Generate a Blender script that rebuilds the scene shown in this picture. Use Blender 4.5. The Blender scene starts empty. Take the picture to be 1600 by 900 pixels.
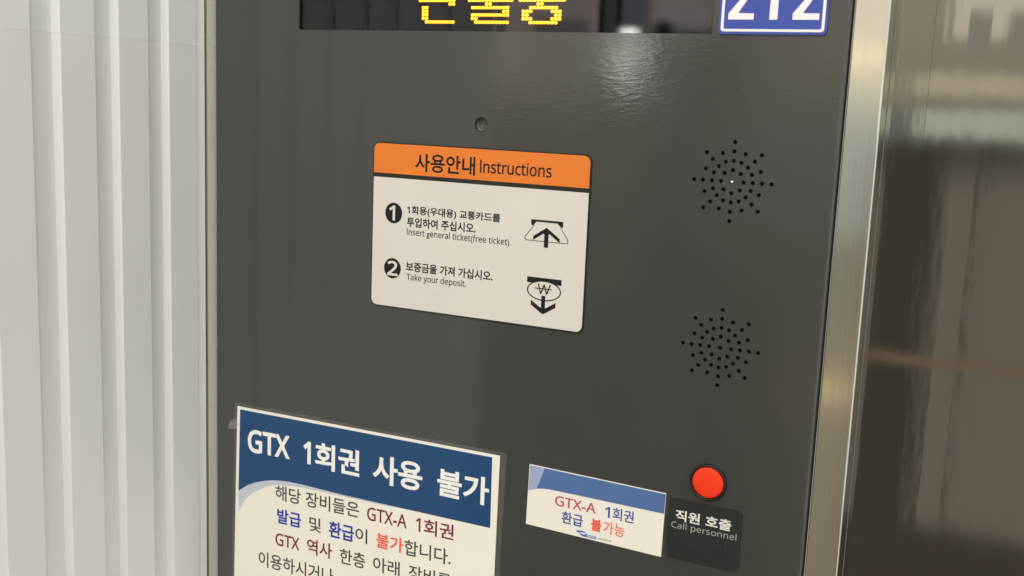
import bpy, bmesh, math, random
from mathutils import Matrix, Vector

random.seed(7)
sc = bpy.context.scene
COL = sc.collection
Z0 = 1.35            # height of the top edge of the instruction sign above the floor


# ------------------------------------------------------------------ camera
cam_d = bpy.data.cameras.new('camera')
cam = bpy.data.objects.new('camera', cam_d)
COL.objects.link(cam)
cam_d.sensor_width = 36.0
cam_d.lens = 36.0 * 1724.476 / 1600.0
cam_d.clip_start = 0.01
cam_d.clip_end = 200.0
Rm = Matrix(((0.89411049, -0.10991576, 0.43414855),
             (0.4459655, 0.12976693, -0.8855932),
             (0.04100253, 0.98543344, 0.16504461)))
cam.matrix_world = Matrix.Translation((0.39681832, -0.6016453, Z0 + 0.0285449591)) @ Rm.to_4x4()
sc.camera = cam
cam_d.dof.use_dof = True
cam_d.dof.focus_distance = .69
cam_d.dof.aperture_fstop = 13.0

# ------------------------------------------------------------------ exposure
sc.view_settings.view_transform = 'Standard'
sc.view_settings.look = 'None'
sc.view_settings.exposure = 0.0
sc.view_settings.gamma = 1.0
sc.render.resolution_x, sc.render.resolution_y = 1024, 576


# ------------------------------------------------------------------ node helper
class NT:
    def __init__(self, tree):
        self.t = tree
        self.n = tree.nodes
        self.l = tree.links

    def new(self, typ, **kw):
        n = self.n.new(typ)
        for k, v in kw.items():
            setattr(n, k, v)
        return n

    def put(self, sock, v):
        if isinstance(v, bpy.types.NodeSocket):
            self.l.new(v, sock)
        else:
            sock.default_value = v

    def m(self, op, a, b=0.0, c=0.0):
        n = self.new('ShaderNodeMath', operation=op)
        self.put(n.inputs[0], a)
        self.put(n.inputs[1], b)
        self.put(n.inputs[2], c)
        return n.outputs[0]

    def step(self, v, a, b):
        n = self.new('ShaderNodeMapRange', interpolation_type='SMOOTHSTEP')
        self.put(n.inputs['Value'], v)
        n.inputs['From Min'].default_value = a
        n.inputs['From Max'].default_value = b
        return n.outputs[0]

    def mix(self, f, a, b):
        n = self.new('ShaderNodeMix', data_type='RGBA')
        self.put(n.inputs[0], f)
        self.put(n.inputs[6], a)
        self.put(n.inputs[7], b)
        return n.outputs[2]


# ------------------------------------------------------------------ world: the lit station hall around the machine
world = bpy.data.worlds.new('World')
sc.world = world
world.use_nodes = True
w = NT(world.node_tree)
w.n.clear()
tc = w.new('ShaderNodeTexCoord')
sep = w.new('ShaderNodeSeparateXYZ')
w.l.new(tc.outputs['Generated'], sep.inputs[0])
dx, dy, dz = sep.outputs
TH = w.m('MULTIPLY', w.m('ARCTAN2', w.m('MULTIPLY', dx, -1.0), w.m('MULTIPLY', dy, -1.0)), 57.29578)
PH = w.m('MULTIPLY', w.m('ARCSINE', dz), 57.29578)
ramp = w.new('ShaderNodeValToRGB')
w.l.new(w.m('MULTIPLY_ADD', PH, 1 / 180.0, 0.5), ramp.inputs[0])
stops = [(-90, (.26, .22, .16)), (-24, (.32, .28, .20)), (-12, (.36, .32, .24)), (-6.3, (.31, .285, .225)),
         (-5.6, (.46, .46, .425)), (0.2, (.52, .53, .49)), (0.9, (.80, .75, .60)), (6, (1.0, .93, .76)),
         (22, (.85, .82, .74)), (90, (1.15, 1.1, 1.0))]
els = ramp.color_ramp.elements
while len(els) < len(stops):
    els.new(0.5)
for e, (a, c) in zip(els, stops):
    e.position = a / 180.0 + 0.5
for e, (a, c) in zip(els, stops):
    e.color = (*c, 1)
env = ramp.outputs[0]


def patch(t0, t1, p0, p1, col, st=0.15, sp=0.3, k=1.0):
    """a lamp, pillar, wall or person of the hall, or added fill, by heading and height in degrees"""
    global env
    f = w.m('MULTIPLY', w.m('MULTIPLY', w.step(TH, t0 - st, t0 + st), w.step(TH, t1 + st, t1 - st)),
            w.m('MULTIPLY', w.step(PH, p0 - sp, p0 + sp), w.step(PH, p1 + sp, p1 - sp)))
    if k != 1.0:
        f = w.m('MULTIPLY', f, k)
    env = w.mix(f, env, (*col, 1))


# the hall behind the photographer, left to right as it mirrors in the machine
patch(15, 60, -75, 14, (.42, .39, .335), 2.5, 6)             # far dim concourse
patch(11.5, 60, -75, -7, (.10, .095, .082), 1.5, 6)
patch(36.6, 39.4, -4, 8, (.16, .16, .16), .4, 1.5)
patch(29.2, 36.6, -4, 14, (.13, .125, .12), .4, .8)
patch(39.6, 60, -9, 30, (1.05, .93, .74), .5, 4)
patch(39.6, 60, -60, -9, (.52, .47, .38), .5, 4)
patch(-165, -26, -26, 75, (1.12, 1.12, 1.09), 16, 12)         # broad fill added from the right to brighten the ribbed wall
patch(34.7, 35.5, -4, 12, (.10, .10, .11), .2, .5)
patch(33.65, 34.5, -4, 12, (.07, .07, .08), .15, .5)
patch(33.05, 33.6, 3.2, 4.7, (3.2, 2.7, 2.2), .1, .3)
patch(29.3, 33.0, -4, 12, (.12, .115, .11), .2, .5)
patch(22.2, 29.2, 0.5, 14, (1.75, 1.5, 1.33), .25, .5)
patch(22.8, 25.5, 1.5, 4.3, (.9, .8, .75), .25, .3)
patch(27.0, 27.5, 1.5, 9, (.8, .68, .6), .15, .4)
patch(22.02, 22.3, -4, 14, (.05, .05, .05), .07, .4)
patch(21.2, 21.42, -4, 14, (.05, .05, .05), .07, .4)
patch(19.9, 21.1, 3, 14, (.75, .77, .92), .15, .8)
patch(16.5, 19.8, 2, 14, (1.9, 1.73, 1.6), .4, .6)
patch(15.0, 19.7, -34, 3.9, (.11, .105, .10), .9, .5)        # a dark figure
patch(18.6, 19.5, -10, 4.35, (.09, .09, .09), .4, .3)
patch(20.3, 21.15, 1.6, 3.9, (24.0, 23.3, 21.8), .35, .3)    # lit window far down the hall
# band of lamps and floor seen in the steel
patch(-24, 8.0, -50, -1.0, (.17, .155, .125), .8, .6)
patch(-24, 4.4, -24, -2.2, (.50, .455, .385), .9, 1.6)
patch(-24, 8.0, -60, -19.4, (.19, .165, .125), .8, .7)
patch(-24, 6.6, 1.2, 2.2, (1.55, 1.40, 1.05), 1.2, .35)
patch(-24, 6.2, -.75, .55, (1.42, 1.48, 1.30), .8, .28)
patch(-24, 8.0, -11.85, -11.35, (.55, .42, .30), .5, .2)
patch(8.0, 12, 2.75, 3.1, (3.2, 2.5, 1.3), .3, .12)
patch(8.35, 12, -13.9, -13.2, (1.25, .95, .46), .3, .2)
patch(-6, 4.75, 3.9, 12, (1.9, 1.75, 1.5), .25, .4)
patch(-6, 3.6, 3.2, 5.1, (.85, .79, .69), .6, .35)
bg = w.new('ShaderNodeBackground')
w.l.new(env, bg.inputs['Color'])
bg.inputs['Strength'].default_value = 1.0
wo = w.new('ShaderNodeOutputWorld')
w.l.new(bg.outputs[0], wo.inputs['Surface'])

# ------------------------------------------------------------------ unseen overhead lamp, added for soft light and shadows
ld = bpy.data.lights.new('added_overhead_lamp', 'AREA')
ld.shape = 'RECTANGLE'
ld.size, ld.size_y = 0.8, 0.35
ld.energy = 13.5
ld.color = (1.0, 0.965, 0.925)
lo = bpy.data.objects.new('added_overhead_lamp', ld)
COL.objects.link(lo)
lo.location = (0.30, -1.15, Z0 + 1.08)
lo.rotation_euler = (Vector((0.05, 0, Z0)) - lo.location).to_track_quat('-Z', 'Y').to_euler()


# ------------------------------------------------------------------ materials
def srgb(r, g, b):
    f = lambda v: (v / 12.92 if v <= .04045 else ((v + .055) / 1.055) ** 2.4)
    return (f(r / 255), f(g / 255), f(b / 255))


def mat(name, col, rough=.5, metal=0., spec=.5, bump=None, var=0., vscale=(40, 40, 40), coat=0., coat_r=.1,
        rough_var=0., alpha=1.0, emit=None, coat_bump=False):
    """procedural surface: base colour with slow variation, fine bump, uneven gloss"""
    ma = bpy.data.materials.new(name)
    ma.use_nodes = True
    q = NT(ma.node_tree)
    p = q.n['Principled BSDF']
    p.inputs['Base Color'].default_value = (*col, 1)
    p.inputs['Roughness'].default_value = rough
    p.inputs['Metallic'].default_value = metal
    p.inputs['Specular IOR Level'].default_value = spec
    p.inputs['Coat Weight'].default_value = coat
    p.inputs['Coat Roughness'].default_value = coat_r
    p.inputs['Alpha'].default_value = alpha
    tcn = q.new('ShaderNodeTexCoord')

    def noise(scale, detail=3.0, rg=.55):
        mp = q.new('ShaderNodeMapping')
        mp.inputs['Scale'].default_value = scale
        q.l.new(tcn.outputs['Object'], mp.inputs[0])
        nz = q.new('ShaderNodeTexNoise')
        nz.inputs['Scale'].default_value = 1.0
        nz.inputs['Detail'].default_value = detail
        nz.inputs['Roughness'].default_value = rg
        q.l.new(mp.outputs[0], nz.inputs['Vector'])
        return nz.outputs[0]
    if var:
        nv = noise(vscale)
        a = tuple(c * (1 - var) for c in col)
        b = tuple(min(1, c * (1 + var)) for c in col)
        q.l.new(q.mix(q.step(nv, .3, .7), (*a, 1), (*b, 1)), p.inputs['Base Color'])
    if rough_var:
        nr = noise(tuple(v * .7 for v in vscale))
        q.l.new(q.m('MULTIPLY_ADD', nr, rough_var * 2, rough - rough_var), p.inputs['Roughness'])
    if bump:
        sc3, strength, dist = bump
        bn = q.new('ShaderNodeBump')
        bn.inputs['Strength'].default_value = strength
        bn.inputs['Distance'].default_value = dist
        q.l.new(noise(sc3, 4.0, .6), bn.inputs['Height'])
        q.l.new(bn.outputs[0], p.inputs['Normal'])
        if coat_bump:
            q.l.new(bn.outputs[0], p.inputs['Coat Normal'])
            ns = q.step(noise((26, 26, 17), 5.0, .62), .38, .72)      # hand smudges in the lacquer
            q.l.new(q.m('MULTIPLY_ADD', ns, .05, coat_r - .03), p.inputs['Coat Roughness'])
    if emit:
        p.inputs['Emission Color'].default_value = (*emit[0], 1)
        p.inputs['Emission Strength'].default_value = emit[1]
    return ma


M = {}
M['face'] = mat('powder coated steel', (.048, .0462, .041), .45, bump=((150, 150, 460), .07, .0006), var=.05,
                vscale=(9, 9, 9), spec=.3, coat=1.0, coat_r=.10, coat_bump=True)
M['trim'] = mat('brushed stainless trim', (.68, .665, .615), .095, 1.0, bump=((700, 700, 5), .025, .0003), var=.015,
                vscale=(500, 500, 5), rough_var=.02)
M['steel'] = mat('dark stainless sheet', (.232, .222, .202), .045, 1.0, bump=((22, 22, 5), .022, .006), var=.02,
                 vscale=(120, 120, 3), rough_var=.02)
M['rib'] = mat('satin grey lacquer', (.70, .69, .665), .30, spec=.5, bump=((300, 300, 120), .05, .0004), var=.025,
               vscale=(8, 8, 5), rough_var=.05)
M['black'] = mat('black interior', (.006, .006, .006), .6)
M['board'] = mat('display board', (.010, .010, .012), .7, spec=.08, bump=((3, 3, 2900), .4, .0004))
M['backing'] = mat('black sign plate', (.012, .012, .011), .4)
M['white'] = mat('sign white', srgb(218, 213, 205), .38, spec=.35, var=.015, vscale=(18, 18, 18))
M['orange'] = mat('sign orange', srgb(230, 125, 46), .36, spec=.35, var=.02, vscale=(18, 18, 18))
M['ink'] = mat('black print', (.010, .010, .009), .45, spec=.3)
M['softink'] = mat('thin black print', (.03, .029, .026), .5, spec=.3)
M['paper'] = mat('laminated paper', srgb(243, 239, 226), .32, spec=.4, var=.02, vscale=(12, 12, 12),
                 bump=((18, 18, 14), .10, .004))
M['navy'] = mat('navy print', srgb(30, 72, 116), .30, spec=.4, var=.05, vscale=(22, 22, 22),
                bump=((18, 18, 14), .10, .004))
M['pale'] = mat('pale blue print', srgb(196, 203, 214), .4)
M['titlewhite'] = mat('white print', srgb(246, 244, 238), .4)
M['grey_t'] = mat('dark grey print', srgb(72, 72, 66), .5, spec=.3)
M['maroon'] = mat('maroon print', srgb(122, 30, 58), .5, spec=.3)
M['blue_t'] = mat('blue print', srgb(40, 60, 165), .5, spec=.3)
M['salmon'] = mat('salmon print', srgb(238, 96, 74), .5, spec=.3)
M['film'] = mat('laminate film', (.55, .54, .50), .22, alpha=.055, spec=.45)
M['walloverlay'] = mat('added pale brightening overlay', (.97, .98, .97), .16, alpha=.34, spec=.6)
M['tape'] = mat('clear tape', (.8, .79, .75), .15, alpha=.10, spec=.6, bump=((400, 400, 400), .6, .001))
M['sticker'] = mat('sticker paper', srgb(243, 239, 226), .35, var=.015, vscale=(20, 20, 20))
M['band'] = mat('sticker blue print', srgb(84, 113, 166), .36, var=.04, vscale=(30, 30, 30))
M['paleband'] = mat('sticker pale blue print', srgb(158, 172, 206), .36)
M['pink_t'] = mat('sticker rose print', srgb(192, 78, 104), .5)
M['sblue_t'] = mat('sticker blue lettering', srgb(58, 74, 160), .5)
M['sgrey'] = mat('sticker grey print', srgb(186, 184, 166), .5)
M['logo'] = mat('logo blue print', srgb(62, 112, 186), .5)
M['plate'] = mat('black label plastic', (.021, .021, .020), .42, var=.08, vscale=(40, 40, 40),
                 bump=((600, 600, 600), .08, .0004))
M['platewhite'] = mat('label white print', srgb(232, 230, 222), .45)
M['platesoft'] = mat('label thin white print', srgb(164, 162, 155), .5)
M['numblue'] = mat('number plate blue', srgb(62, 80, 168), .3, spec=.5, var=.03, vscale=(40, 40, 40))
M['numwhite'] = mat('number plate white', srgb(244, 241, 240), .4)
M['red'] = mat('red button plastic', (.93, .050, .014), .5, spec=.2)
M['rubber'] = mat('black button collar', (.008, .007, .006), .5)
M['led'] = mat('lit led', (.9, .7, .05), .4, emit=((1.0, .46, .012), 3.6))
M['pin'] = mat('pale plastic pin', (.86, .85, .82), .3)

gl = bpy.data.materials.new('smoked display glass')
gl.use_nodes = True
g = gl.node_tree.nodes['Principled BSDF']
g.inputs['Base Color'].default_value = (.72, .70, .70, 1)
g.inputs['Transmission Weight'].default_value = 1.0
g.inputs['Roughness'].default_value = 0.012
g.inputs['IOR'].default_value = 1.42
M['glass'] = gl


# ------------------------------------------------------------------ object helpers
def link(name, me, m, parent=None, loc=None):
    o = bpy.data.objects.new(name, me)
    COL.objects.link(o)
    me.materials.clear()
    me.materials.append(m)
    if parent:
        o.parent = parent
    if loc:
        o.location = loc
    return o


def thing(name, label, cat, loc, group=None):
    o = bpy.data.objects.new(name, None)
    COL.objects.link(o)
    o.empty_display_size = .02
    o.location = loc
    o['label'] = label
    o['category'] = cat
    if group:
        o['group'] = group
    return o


def root_of(p):
    v = Vector((0, 0, 0))
    while p:
        v += p.location
        p = p.parent
    return v


def curve_mesh(polys, thick):
    """closed outlines (first outer, rest holes) in millimetres -> flat slab lying in the local xy plane"""
    cu = bpy.data.curves.new('tmp', 'CURVE')
    cu.dimensions = '2D'
    cu.fill_mode = 'BOTH'
    cu.extrude = thick / 2
    for pts in polys:
        s = cu.splines.new('POLY')
        s.points.add(len(pts) - 1)
        for q, (x, z) in zip(s.points, pts):
            q.co = (x * .001, z * .001, 0, 1)
        s.use_cyclic_u = True
    return to_mesh(cu)


def to_mesh(cu):
    o = bpy.data.objects.new('tmp', cu)
    COL.objects.link(o)
    dg = bpy.context.evaluated_depsgraph_get()
    me = bpy.data.meshes.new_from_object(o.evaluated_get(dg))
    bpy.data.objects.remove(o)
    bpy.data.curves.remove(cu)
    return me


def stand(me, y, parent):
    """xy slab -> upright in the machine's plane (x, z), front side at depth y, in the parent's coordinates"""
    me.polygons.foreach_set('use_smooth', [False] * len(me.polygons))
    r = root_of(parent)
    for v in me.vertices:
        x, z, d = v.co.x, v.co.y, v.co.z
        v.co = (x - r.x, y - d - r.y, z + Z0 - r.z)
    me.update()


def flat(name, polys, y_front, thick, m, parent, smooth=False):
    """slab of real thickness (mm outlines, metres depth); y_front is the depth of the side seen"""
    me = curve_mesh(polys, thick)
    stand(me, y_front + thick / 2, parent)
    bm = bmesh.new()
    bm.from_mesh(me)
    bmesh.ops.remove_doubles(bm, verts=bm.verts, dist=1e-7)
    bmesh.ops.recalc_face_normals(bm, faces=bm.faces)
    bm.to_mesh(me)
    bm.free()
    return link(name, me, m, parent)


def sans(s):
    """the plain sans-serif forms of the Latin letters and digits"""
    out = ''
    for ch in s:
        if ch == 'I':
            out += chr(0x1D5BA + 11)          # plain upright stroke, no serifs
        elif ch == 'g':
            out += ch
        elif 'A' <= ch <= 'Z':
            out += chr(0x1D5A0 + ord(ch) - 65)
        elif 'a' <= ch <= 'z':
            out += chr(0x1D5BA + ord(ch) - 97)
        elif '0' <= ch <= '9':
            out += chr(0x1D7E2 + ord(ch) - 48)
        else:
            out += ch
    return out


def text(name, s, box, y, m, parent, bold=0., slope=0., thick=.00008, lean=0.):
    """lettering fitted into box = (x0, x1, z0, z1) mm, standing proud of the sheet below"""
    cu = bpy.data.curves.new('tmp', 'FONT')
    cu.body = sans(s)
    cu.resolution_u = 4
    cu.offset = bold
    me = to_mesh(cu)
    xs = [v.co.x for v in me.vertices]
    ys = [v.co.y for v in me.vertices]
    ax, bx, ay, by = min(xs), max(xs), min(ys), max(ys)
    x0, x1, z0, z1 = [t * .001 for t in box]
    for v in me.vertices:
        u = (v.co.x - ax) / (bx - ax)
        t = (v.co.y - ay) / (by - ay)
        xx = x0 + u * (x1 - x0) + lean * .001 * t
        v.co = (xx, z0 + t * (z1 - z0) + u * (x1 - x0) * slope, 0)
    stand(me, y, parent)
    bm = bmesh.new()
    bm.from_mesh(me)
    bmesh.ops.remove_doubles(bm, verts=bm.verts, dist=1e-8)
    bmesh.ops.recalc_face_normals(bm, faces=bm.faces)
    up = [f for f in bm.faces if f.normal.y > 0]
    if up:
        bmesh.ops.reverse_faces(bm, faces=up)
    ex = bmesh.ops.extrude_face_region(bm, geom=list(bm.faces))
    vs = [e for e in ex['geom'] if isinstance(e, bmesh.types.BMVert)]
    bmesh.ops.translate(bm, verts=vs, vec=(0, -thick, 0))
    bm.to_mesh(me)
    bm.free()
    return link(name, me, m, parent)


def rrect(x0, x1, z0, z1, r, n=6):
    pts = []
    for cx, cz, a in ((x1 - r, z1 - r, 0), (x0 + r, z1 - r, 90), (x0 + r, z0 + r, 180), (x1 - r, z0 + r, 270)):
        for i in range(n + 1):
            t = math.radians(a + 90 * i / n)
            pts.append((cx + r * math.cos(t), cz + r * math.sin(t)))
    return pts


def circ(cx, cz, r, n=16, rz=None):
    rz = rz or r
    return [(cx + r * math.cos(2 * math.pi * i / n), cz + rz * math.sin(2 * math.pi * i / n)) for i in range(n)]


def bm_box(bm, x0, x1, y0, y1, z0, z1, bev=0., seg=2):
    vs = [bm.verts.new((x, y, z)) for x in (x0, x1) for y in (y0, y1) for z in (z0, z1)]
    a = lambda *i: bm.faces.new([vs[k] for k in i])
    fs = [a(0, 1, 3, 2), a(4, 6, 7, 5), a(0, 4, 5, 1), a(2, 3, 7, 6), a(0, 2, 6, 4), a(1, 5, 7, 3)]
    if bev:
        es = list({e for f in fs for e in f.edges})
        bmesh.ops.bevel(bm, geom=es, offset=bev, segments=seg, profile=.5, affect='EDGES')


def box(name, x0, x1, y0, y1, z0, z1, m, parent, bev=0., seg=2):
    r = root_of(parent)
    bm = bmesh.new()
    bm_box(bm, x0 - r.x, x1 - r.x, y0 - r.y, y1 - r.y, z0 + Z0 - r.z, z1 + Z0 - r.z, bev, seg)
    bmesh.ops.recalc_face_normals(bm, faces=bm.faces)
    me = bpy.data.meshes.new(name)
    bm.to_mesh(me)
    bm.free()
    return link(name, me, m, parent)


def lathe(name, cx, cz, prof, m, parent, n=48):
    """profile of (radius mm, depth m) turned about the axis through (cx, cz) mm"""
    r = root_of(parent)
    bm = bmesh.new()
    rings = []
    for rad, y in prof:
        if rad <= 0:
            rings.append([bm.verts.new((cx * .001 - r.x, y - r.y, cz * .001 + Z0 - r.z))])
        else:
            rings.append([bm.verts.new((cx * .001 + rad * .001 * math.cos(2 * math.pi * i / n) - r.x, y - r.y,
                                        cz * .001 + rad * .001 * math.sin(2 * math.pi * i / n) + Z0 - r.z))
                          for i in range(n)])
    for a, b in zip(rings, rings[1:]):
        for i in range(n):
            j = (i + 1) % n
            q = [a[i % len(a)], a[j % len(a)], b[j % len(b)], b[i % len(b)]]
            u = []
            for v in q:
                if v not in u:
                    u.append(v)
            bm.faces.new(u)
    bmesh.ops.recalc_face_normals(bm, faces=bm.faces)
    for f in bm.faces:
        f.smooth = True
    me = bpy.data.meshes.new(name)
    bm.to_mesh(me)
    bm.free()
    return link(name, me, m, parent)


# ------------------------------------------------------------------ ribbed wall on the left
ZB, ZT = -.62, .30
wall = thing('ribbed_wall', 'pale grey ribbed wall panel with vertical grooves left of the machine', 'wall',
             (-.150, -.12, Z0 + ZB))
XF, XG = -.1400, -.1447
prof = []
ys = [(-.3320, -.3113), (-.2850, -.2643), (-.2400, -.2196), (-.1935, -.1737), (-.1460, -.1252), (-.0986, -.0799), (-.0545, -.0364)]
prof.append((XF, -.42))
for a, b in ys:
    prof += [(XF, a), (XF - .0019, a + .0005), (XG, b - .0020), (XF, b)]
prof += [(XF, -.0103), (XF - .0013, -.0098), (XF - .0013, -.0007), (-.1500, -.0007), (-.1500, -.42)]


def round_profile(pts, r=.0006, n=3):
    out = []
    N = len(pts)
    for i, p in enumerate(pts):
        a, b = Vector(pts[i - 1]), Vector(pts[(i + 1) % N])
        p = Vector(p)
        da, db = (a - p), (b - p)
        q = min(r, da.length * .4, db.length * .4)
        s, e = p + da.normalized() * q, p + db.normalized() * q
        for k in range(n + 1):
            t = k / n
            out.append(((1 - t) ** 2 * s + 2 * t * (1 - t) * p + t * t * e))
    return out


def extrude_profile(name, pts, z0, z1, m, parent):
    r = root_of(parent)
    bm = bmesh.new()
    lo_ = [bm.verts.new((p.x - r.x, p.y - r.y, z0 + Z0 - r.z)) for p in pts]
    hi_ = [bm.verts.new((p.x - r.x, p.y - r.y, z1 + Z0 - r.z)) for p in pts]
    n = len(pts)
    for i in range(n):
        bm.faces.new((lo_[i], lo_[(i + 1) % n], hi_[(i + 1) % n], hi_[i]))
    bm.faces.new(lo_)
    bm.faces.new(hi_)
    bmesh.ops.recalc_face_normals(bm, faces=bm.faces)
    me = bpy.data.meshes.new(name)
    bm.to_mesh(me)
    bm.free()
    return link(name, me, m, parent)


extrude_profile('cladding', round_profile(prof), ZB, ZT, M['rib'], wall)
film = [Vector((x + .00012, y - .00008)) for x, y in round_profile(prof)]  # whitish translucent overlay added to make the upper wall brighter
extrude_profile('added_brightening_overlay', film, .0585, ZT - .004, M['walloverlay'], wall)

# ------------------------------------------------------------------ dark stainless wall on the right
sw = thing('steel_wall', 'dark polished stainless steel wall with vertical seams right of the machine', 'wall',
           (.60, .025, Z0 + ZB))


Y = .0200
pts = [(.2950, Y + .006), (.2950, Y), (.32953, Y + .0001), (.32956, Y + .0009), (.32964, Y + .0009), (.32967, Y + .0001), (.3470, Y + .0002),
       (.3500, Y + .00035), (.3530, Y + .0006), (.3560, Y + .0007), (.3595, Y + .00068), (.60, Y - .0008), (.95, Y - .0022), (.95, Y + .010), (.295, Y + .010)]
wp = [Vector(p_) for p_ in pts]
extrude_profile('wall_sheet', [wp[0]] + round_profile(wp, .00002, 1)[2:12] + round_profile(wp, .002, 5)[36:-6] + [wp[-1]], ZB, ZT, M['steel'], sw)
box('wall_backing', .2955, .955, .0302, .040, ZB, ZT, M['black'], sw)

# ------------------------------------------------------------------ the machine
mach = thing('refund_machine', 'dark grey card deposit refund machine with stainless edge trim and two speaker grilles',
             'machine', (.08, .06, Z0 + ZB))
SPK = [(234.46, -9.25), (234.46, -103.17)]
ROUND = [6.4, 11.5, 16.65, 21.8]
holes = []
for cx, cz in SPK:
    holes.append((cx, cz))
    for k in range(16):
        a = math.radians(22.5 * k)
        for r_ in (ROUND if k % 2 == 0 else ROUND[1:3]):
            holes.append((cx + r_ * math.cos(a), cz + r_ * math.sin(a)))
DISP = (-62.0, 217.4, 70.4, 150.0)
BTN = (233.6, -182.9)
polys = [[(-131.7, ZB * 1e3 + 2), (288.2, ZB * 1e3 + 2), (288.2, ZT * 1e3 - 2), (-131.7, ZT * 1e3 - 2)],
         rrect(*DISP, .8, 2), circ(76.4, 14.7, 4.75, 28), circ(*BTN, 10.6, 40)]
polys += [circ(x, z, 1.22, 12) for x, z in holes]
TF = .0016
face = flat('face_panel', polys, 0.0, TF, M['face'], mach)
# rolled right-hand edge of the face
r = root_of(mach)
pts = [Vector((.2882, 0.0)), ]
pts += [Vector((.2882 + .0028 * math.sin(t), .0028 - .0028 * math.cos(t))) for t in [math.pi / 2 * i / 8 for i in range(1, 9)]]
pts += [Vector((.2910, .014)), Vector((.2894, .014)), Vector((.2894, .0030)), Vector((.2882, .0016))]
ro = extrude_profile('face_edge', pts, ZB + .002, ZT - .002, M['face'], mach)
for p_ in ro.data.polygons:
    p_.use_smooth = False
# stainless trims
trim_r = box('edge_trim', .2914, .3098, .0004, .0190, ZB, ZT, M['trim'], mach, .0012, 4)
trim_l = box('edge_trim', -.1492, -.1320, .0004, .0190, ZB, ZT, M['trim'], mach, .0007, 3)
box('body', -.1490, .3095, .0195, .150, ZB, ZT, M['black'], mach)

# display: board, lit characters, smoked glass
dw = flat('display_window', [rrect(-63.5, 218.9, 69.0, 151.5, 1, 2)], .0019, .0022, M['glass'], mach)
flat('circuit_board', [[(-64, 68), (219.5, 68), (219.5, 152), (-64, 152)]], .0072, .0016, M['board'], dw)
CH = {
    'hwan': ["...##....##..", ".#######.##..", ".........##..", "..#####..##..", ".##...##.####", "..#####..##..",
             "....#....##..", "....#....##..", "###########..", ".........##..", ".##..........", ".##..........",
             ".##..........", ".##..........", "..#########.."],
    'bul': [".##.......##.", ".##.......##.", ".###########.", ".##.......##.", ".##.......##.", ".###########.",
            ".............", ".............", "#############", ".....##......", ".###########.", "..........##.",
            ".###########.", ".##..........", "..##########."],
    'jung': [".###########.", ".....##......", "....####.....", "...##..##....", "..##....##...", ".##......##..",
             ".............", ".............", "#############", ".....##......", "...########..", ".###.....###.",
             ".##.......##.", ".###.....###.", "...########.."],
}


def led(rows, x0):
    bm = bmesh.new()
    rr = root_of(dw)
    for i, row in enumerate(rows):
        for j, ch in enumerate(row):
            if ch != '#':
                continue
            cx = (x0 + 2.37 * j) * .001 - rr.x
            cz = (76.35 + 2.16 * (len(rows) - 1 - i)) * .001 + Z0 - rr.z
            ring = [bm.verts.new((cx + .00127 * math.cos(math.pi * k / 5), .0069 - rr.y, cz + .00102 * math.sin(math.pi * k / 5)))
                    for k in range(10)]
            top = bm.verts.new((cx, .0063 - rr.y, cz))
            for k in range(10):
                bm.faces.new((ring[k], ring[(k + 1) % 10], top))
    bmesh.ops.recalc_face_normals(bm, faces=bm.faces)
    me = bpy.data.meshes.new('led_character')
    bm.to_mesh(me)
    bm.free()
    return link('led_character', me, M['led'], dw)


led(CH['hwan'], 27.0)
led(CH['bul'], 62.0)
led(CH['jung'], 96.5)

# speaker grilles: the holes are real, dark cloth behind
for i, (cx, cz) in enumerate(SPK):
    gr = flat('speaker_grille', [circ(cx, cz, 26, 40)], .0034, .003, M['black'], mach)
    if i == 0:
        lathe('grille_pin', cx - .2, cz - .1, [(0, -.0004), (.4, -.0003), (.75, .0002), (.85, .0010), (.85, .0034)], M['pin'], gr, 16)

# countersunk screw hole above the sign: a shallow painted dimple
lathe('screw_recess', 76.4, 14.7, [(4.75, .0001), (4.55, .0010), (4.3, .0022), (3.4, .0027), (0, .0024)], M['face'], mach, 32)

# red call button in its black collar
cb = lathe('call_button', BTN[0], BTN[1], [(0, -.0026), (5.0, -.00256), (8.0, -.0024), (8.9, -.0020), (9.25, -.0013), (9.3, .004)],
           M['red'], mach)
lathe('collar', BTN[0], BTN[1], [(9.45, .004), (9.5, -.0014), (9.9, -.0021), (10.5, -.0019), (10.9, -.0009), (11.0, -.0001)], M['rubber'], cb)

# ------------------------------------------------------------------ number plate
npl = thing('number_plate', 'blue plate reading 212 inside a white outline, beside the yellow lit display', 'plate',
            (.250, 0, Z0 + .0695))
flat('backing', [rrect(220.9, 278.9, 70.3, 108.6, 2.2)], -.0012, .0011, M['numblue'], npl)
flat('outline', [rrect(222.2, 277.6, 71.7, 107.2, 1.8), rrect(223.7, 276.1, 73.0, 105.9, 1.0)], -.0014, .00018, M['numwhite'], npl)


def stroke_digit(pts, wd, name='numeral'):
    """digit drawn as one mitred stroke"""
    L, R = [], []
    for i, p in enumerate(pts):
        p = Vector(p)
        d1 = (p - Vector(pts[i - 1])).normalized() if i else None
        d2 = (Vector(pts[i + 1]) - p).normalized() if i < len(pts) - 1 else None
        d = ((d1 or d2) + (d2 or d1)).normalized()
        n = Vector((-d.y, d.x))
        base = d2 or d1
        k = 1 / max(.45, abs(n.dot(Vector((-base.y, base.x)))))
        L.append(tuple(p + n * wd * k))
        R.append(tuple(p - n * wd * k))
    return L + R[::-1]


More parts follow.
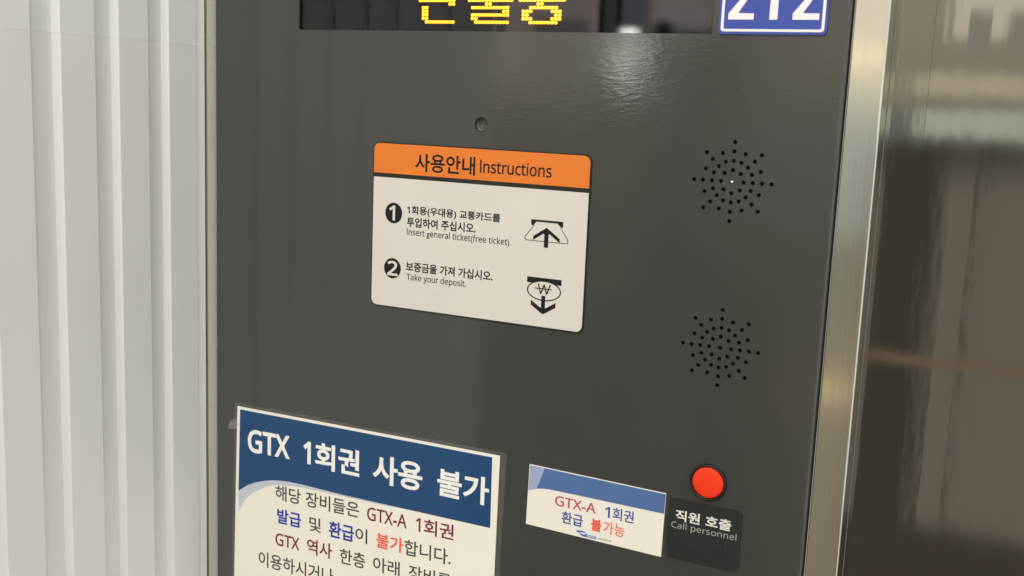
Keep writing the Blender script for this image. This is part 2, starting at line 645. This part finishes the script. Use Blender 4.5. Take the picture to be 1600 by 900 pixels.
def digit_two(x0, x1, z0):
    h, t = 24.0, 3.4
    cx = (x0 + x1) / 2
    rad = (x1 - x0) / 2 - .3
    out = [(x0, z0), (x1, z0), (x1, z0 + t - .15), (x0 + 5.3, z0 + t - .05)]
    zc = z0 + h - rad
    out += [(x1 - 2.2, zc - 4.2)]
    for a in range(-20, 181, 20):
        out.append((cx + rad * math.cos(math.radians(a)), zc + rad * math.sin(math.radians(a))))
    inner = rad - t
    for a in range(180, -21, -20):
        out.append((cx + inner * math.cos(math.radians(a)), zc + inner * math.sin(math.radians(a))))
    out += [(x1 - 5.6, zc - 4.0), (x0, z0 + 3.2)]
    return out


flat('numeral', [digit_two(226.0, 239.9, 78.0)], -.0014, .00018, M['numwhite'], npl)
flat('numeral', [[(248.3, 78.0), (252.6, 78.0), (252.9, 102.0), (249.6, 102.0), (244.6, 98.2), (244.6, 94.4), (248.6, 97.2)]],
     -.0014, .00018, M['numwhite'], npl)
flat('numeral', [digit_two(260.6, 274.5, 78.0)], -.0014, .00018, M['numwhite'], npl)

# ------------------------------------------------------------------ instruction sign
sg = thing('instruction_sign', 'white sign with an orange heading band and two numbered steps, below the screw hole', 'sign',
           (.075, 0, Z0 - .105))
flat('backing', [rrect(-.7, 150.7, -105.8, .7, 4.6, 8)], -.0010, .0009, M['backing'], sg)
b = []
for p_ in rrect(0, 150, -105.1, 20, 4.0, 8):
    b.append(p_ if p_[1] < -50 else None)
low = [p_ for p_ in b if p_]
flat('white_field', [[(150, -21.6)] + [(0, -21.6)] + low], -.0013, .00028, M['white'], sg)
upp = [p_ for p_ in rrect(0, 150, -60, 0, 4.0, 8) if p_[1] > -20]
flat('heading_band', [upp + [(0, -18.9), (150, -18.9)]], -.0013, .00028, M['orange'], sg)
YS = -.00132
text('heading_lettering', '사용안내', (30.8, 73.9, -16.4, -4.9), YS, M['ink'], sg, .018)
text('heading_lettering', 'Instructions', (77.3, 125.6, -14.3, -6.3), YS, M['ink'], sg, .012)
text('lettering', '1회용(우대용) 교통카드를', (25.7, 92.6, -44.6, -38.4), YS, M['ink'], sg, .022)
text('lettering', '투입하여 주십시오.', (25.8, 75.8, -52.0, -45.8), YS, M['ink'], sg, .022)
text('lettering', 'Insert general ticket(free ticket).', (26.0, 100.5, -58.5, -53.0), YS, M['softink'], sg, .006)
text('lettering', '보증금을 가져 가십시오.', (26.0, 88.9, -80.7, -74.5), YS, M['ink'], sg, .022)
text('lettering', 'Take your deposit.', (26.7, 70.3, -87.6, -82.1), YS, M['softink'], sg, .006)
for cz, s, bx in ((-44.1, '1', (12.4, 16.9)), (-80.0, '2', (11.9, 19.8))):
    d_ = flat('number_disc', [circ(15.75, cz, 6.35, 36, 6.6)], -.00145, .00014, M['ink'], sg)
    text('numeral', s, (bx[0], bx[1], cz - 4.8, cz + 4.8), -.00147, M['white'], d_, .022)

# ticket-in symbol: slot, ticket narrowing into it, arrow up
YI, TI = -.00145, .00014
flat('ticket_symbol', [[(113.7, -39.9), (134.7, -39.9), (134.7, -43.3), (133.4, -43.3), (130.9, -41.1), (117.0, -41.1),
                        (115.3, -43.3), (113.7, -43.3)]], YI, TI, M['ink'], sg)
tick_o = [(115.5, -43.35), (109.9, -50.4), (109.6, -51.6), (110.0, -52.5), (111.0, -52.9), (137.2, -52.9), (138.2, -52.5),
          (138.6, -51.6), (138.3, -50.4), (133.2, -43.35)]
tick_i = [(132.85, -43.35), (137.9, -50.55), (138.1, -51.5), (137.9, -52.2), (137.1, -52.55), (111.1, -52.55), (110.3, -52.2),
          (110.0, -51.5), (110.25, -50.55), (115.9, -43.35)]
flat('ticket_symbol', [tick_o + tick_i], YI, TI, M['ink'], sg)
flat('arrow_symbol', [[(124.15, -44.3), (132.9, -50.4), (132.9, -52.7), (126.2, -48.0), (125.45, -48.3), (125.45, -56.3), (122.75, -56.3),
                       (122.75, -48.3), (122.0, -48.0), (115.4, -52.3), (115.4, -49.9)]], YI - .00002, TI, M['ink'], sg)
# money-out symbol: slot, coin with won sign, arrow down
eo = circ(124.1, -82.7, 11.35, 48, 6.25)
ei = circ(124.1, -82.7, 10.65, 48, 5.6)
flat('slot_symbol', [[(112.6, -74.9), (135.5, -74.9), (135.5, -78.4), (132.6, -78.4)] +
                     [p_ for p_ in circ(124.1, -82.7, 11.35, 64, 6.25) if p_[1] > -78.6][0:] + [(115.6, -78.4), (112.6, -78.4)]],
     YI, TI, M['ink'], sg)
flat('coin_symbol', [eo, ei], YI, TI, M['ink'], sg)


def bar(ax, az, bx_, bz_, t):
    a, b_ = Vector((ax, az)), Vector((bx_, bz_))
    n = (b_ - a).normalized()
    n = Vector((-n.y, n.x)) * t / 2
    return [tuple(a + n), tuple(b_ + n), tuple(b_ - n), tuple(a - n)]


won = [bar(120.2, -78.7, 122.1, -84.7, .75), bar(122.1, -84.7, 124.2, -78.9, .75), bar(124.2, -78.9, 126.0, -84.7, .75),
       bar(126.0, -84.7, 128.2, -78.7, .75)]
for k, q in enumerate(won):
    flat('won_sign', [q], YI - .00001 * k, TI, M['ink'], sg)
flat('won_sign', [bar(117.8, -81.5, 129.5, -81.5, .5)], YI - .00006, TI, M['ink'], sg)
flat('arrow_symbol', [[(122.7, -85.8), (125.2, -85.8), (125.2, -93.3), (126.2, -93.0), (132.2, -89.2), (132.2, -92.2), (124.9, -96.7), (124.0, -97.0),
                       (123.1, -96.7), (115.8, -92.0), (115.8, -89.1), (121.8, -93.0), (122.7, -93.3)]], YI - .00003, TI, M['ink'], sg)

# ------------------------------------------------------------------ big laminated notice
no = thing('laminated_notice', 'large laminated notice with navy heading reading GTX, taped low on the machine', 'notice',
           (-.008, 0, Z0 - .49))
flat('laminate', [[(-115.2, -191.0), (-60, -190.2), (0, -190.6), (60, -189.6), (101.5, -189.3), (103.2, -190.4), (101.6, -260), (101.0, -330), (100.6, -491),
                   (-120.6, -491), (-118.4, -330), (-115.9, -230)]], -.0004, .0003, M['film'], no)
flat('sheet', [[(-112.4, -193.1), (98.7, -191.5), (98.0, -275), (97.4, -487), (-118, -487), (-115.5, -323), (-113.6, -240)]], -.0008, .0003, M['paper'], no)
crv = [(-20.3, -241.2), (-54.1, -240.6), (-66, -240.7), (-75.0, -241.5), (-82, -242.7), (-89.2, -244.7), (-96.5, -247.3), (-103.2, -250.5), (-111.4, -256.2)]
flat('heading_field', [[(-109.9, -195.1), (93.3, -193.5), (93.8, -240.6)] + crv], -.00095, .00014, M['navy'], no)
inn = [(-110.9, -272.0), (-108.6, -267.0), (-105.5, -261.9), (-99.5, -256.0), (-92, -251.2), (-85, -247.8), (-77.9, -245.2), (-60, -243.0), (-35, -242.3), (10, -241.9)]
flat('heading_swoosh', [[(30, -241.0)] + [(x, z - .02) for x, z in crv] + inn], -.00093, .00012, M['pale'], no)
YN = -.00097
text('heading_lettering', 'GTX', (-102.8, -65.6, -225.3, -208.2), YN, M['titlewhite'], no, .028, .028)
text('heading_lettering', '1', (-54.0, -47.6, -224.6, -208.4), YN, M['titlewhite'], no, .034)
text('heading_lettering', '회권', (-43.9, -7.1, -226.2, -207.4), YN, M['titlewhite'], no, .026)
text('heading_lettering', '사용', (3.7, 42.5, -227.2, -207.2), YN, M['titlewhite'], no, .026, .01)
text('heading_lettering', '불가', (53.9, 91.9, -226.4, -207.6), YN, M['titlewhite'], no, .026, .0)
YP = -.00082
SL = .013
for s, bx, mm, bo in (
        ('해당 장비들은', (-78.1, -6.8, -256.2, -245.1), 'grey_t', .010), ('GTX-A', (-.2, 31.4, -255.0, -245.5), 'maroon', .012),
        ('1', (38.4, 42.0, -254.6, -245.0), 'maroon', .012), ('회권', (44.6, 67.3, -255.4, -244.6), 'maroon', .014),
        ('발급', (-76.4, -55.4, -273.3, -262.3), 'blue_t', .022), ('및', (-48.3, -38.3, -273.0, -262.4), 'grey_t', .010),
        ('환급', (-31.5, -10.6, -273.8, -262.0), 'blue_t', .022), ('이', (-9.5, .3, -272.4, -262.0), 'grey_t', .010),
        ('불가', (7.6, 29.1, -273.0, -262.3), 'salmon', .018), ('합니다.', (30.0, 65.8, -273.2, -262.2), 'grey_t', .010),
        ('GTX', (-77.8, -56.6, -290.2, -280.9), 'maroon', .014), ('역사', (-50.0, -28.7, -290.4, -279.0), 'maroon', .014),
        ('한층', (-22.1, -1.0, -291.2, -280.0), 'grey_t', .010), ('아래', (5.4, 26.8, -290.3, -279.7), 'grey_t', .010),
        ('장비를', (33.8, 66.4, -290.2, -279.2), 'grey_t', .010),
        ('이용하시거나', (-92.8, -27.1, -309.4, -297.9), 'grey_t', .010)):
    text('lettering', s, bx, YP, M[mm], no, bo, SL if bx[1] - bx[0] > 15 else 0.)

# crumpled end of clear tape at the left edge
bm = bmesh.new()
r = root_of(no)
nx, nz = 7, 5
vs = {}
for i in range(nx):
    for j in range(nz):
        x = -.1195 + .0085 * i / (nx - 1) + random.uniform(-.0005, .0005)
        z = -.2085 + .0062 * j / (nz - 1) + random.uniform(-.0009, .0009) - .0025 * (1 - i / (nx - 1))
        y = -.0009 - random.uniform(0, .0022) * (1 if i < 5 else .1)
        vs[i, j] = bm.verts.new((x - r.x, y - r.y, z + Z0 - r.z))
for i in range(nx - 1):
    for j in range(nz - 1):
        bm.faces.new((vs[i, j], vs[i + 1, j], vs[i + 1, j + 1], vs[i, j + 1]))
ex = bmesh.ops.extrude_face_region(bm, geom=list(bm.faces))
bmesh.ops.translate(bm, verts=[e for e in ex['geom'] if isinstance(e, bmesh.types.BMVert)], vec=(0, -.00012, 0))
bmesh.ops.recalc_face_normals(bm, faces=bm.faces)
me = bpy.data.meshes.new('tape_end')
bm.to_mesh(me)
bm.free()
link('tape_end', me, M['tape'], no)

# ------------------------------------------------------------------ small sticker
st = thing('small_sticker', 'small white sticker with a mid blue top band, left of the black call label', 'sticker',
           (.164, 0, Z0 - .235))
flat('sheet', [[(119.4, -193.2), (208.8, -194.6), (208.2, -234.4), (118.6, -232.6)]], -.0003, .00028, M['sticker'], st)
flat('blue_band', [[(129.9, -193.9), (208.6, -195.15), (208.35, -207.3), (150, -206.95), (140, -206.9), (133, -207.0), (128.5, -207.4), (125.0, -208.2)]],
     -.00042, .0001, M['band'], st)
flat('pale_corner', [[(119.8, -193.75), (129.9, -193.9), (125.0, -208.2), (119.4, -210.2)]], -.00042, .0001, M['paleband'], st)
YK = -.00033
text('lettering', 'GTX-A', (137.9, 165.3, -216.4, -209.9), YK, M['pink_t'], st, .014, .0)
text('lettering', '1', (171.2, 174.4, -217.1, -210.3), YK, M['sblue_t'], st, .012)
text('lettering', '회권', (176.2, 189.7, -217.6, -209.8), YK, M['sblue_t'], st, .012)
text('lettering', '환급', (143.0, 157.1, -226.7, -219.0), YK, M['sblue_t'], st, .016)
text('lettering', '불', (162.6, 169.5, -227.3, -219.6), YK, M['salmon'], st, .03)
text('lettering', '가능', (170.6, 184.5, -227.5, -219.6), YK, M['salmon'], st, .006)
flat('logo', [[(152.6, -229.3), (157.8, -229.0), (160.2, -230.0), (157.0, -229.9), (154.6, -230.5), (158.0, -231.2), (160.4, -230.3), (160.0, -232.6),
               (157.2, -232.4)]], YK - .00008, .00008, M['logo'], st)
text('logo_lettering', 'KORAIL', (160.3, 166.6, -232.6, -230.5), YK, M['logo'], st, .03, 0, lean=.5)
flat('small_print', [bar(167.8, -231.6, 176.4, -231.5, .9)], YK - .00008, .00008, M['sgrey'], st)

# ------------------------------------------------------------------ call label
cl = thing('call_label', 'black rounded label with white lettering for calling staff, under the red button', 'label',
           (.233, 0, Z0 - .233))
flat('plate', [rrect(210.9, 254.9, -233.0, -196.3, 3.2, 8)], -.0008, .00078, M['plate'], cl)
YC = -.00083
text('lettering', '직원 호출', (215.6, 249.0, -209.5, -202.7), YC, M['platewhite'], cl, .02)
text('lettering', 'Call personnel', (213.4, 252.5, -215.4, -210.3), YC, M['platesoft'], cl, .0)
bm = bmesh.new()
r = root_of(cl)
cells = ['101100', '100000', '011010', '110101', '', '101001', '111000', '010110', '100101', '', '110010', '011100', '101010', '110111']
for row in range(2):
    for c in range(14):
        for k in range(6):
            cell = cells[(c * 3 + row * 5) % 14]
            if not cell or cell[k] == '0':
                continue
            x = (216.0 + c * 2.75 + (k % 2) * 1.15) * .001 - r.x
            z = (-217.6 - row * 4.6 - (k // 2) * 1.15) * .001 + Z0 - r.z
            bmesh.ops.create_icosphere(bm, subdivisions=1, radius=.00055, matrix=Matrix.Translation((x, -.0007 - r.y, z)))
for f in bm.faces:
    f.smooth = True
me = bpy.data.meshes.new('braille_dots')
bm.to_mesh(me)
bm.free()
link('braille_dots', me, M['plate'], cl)
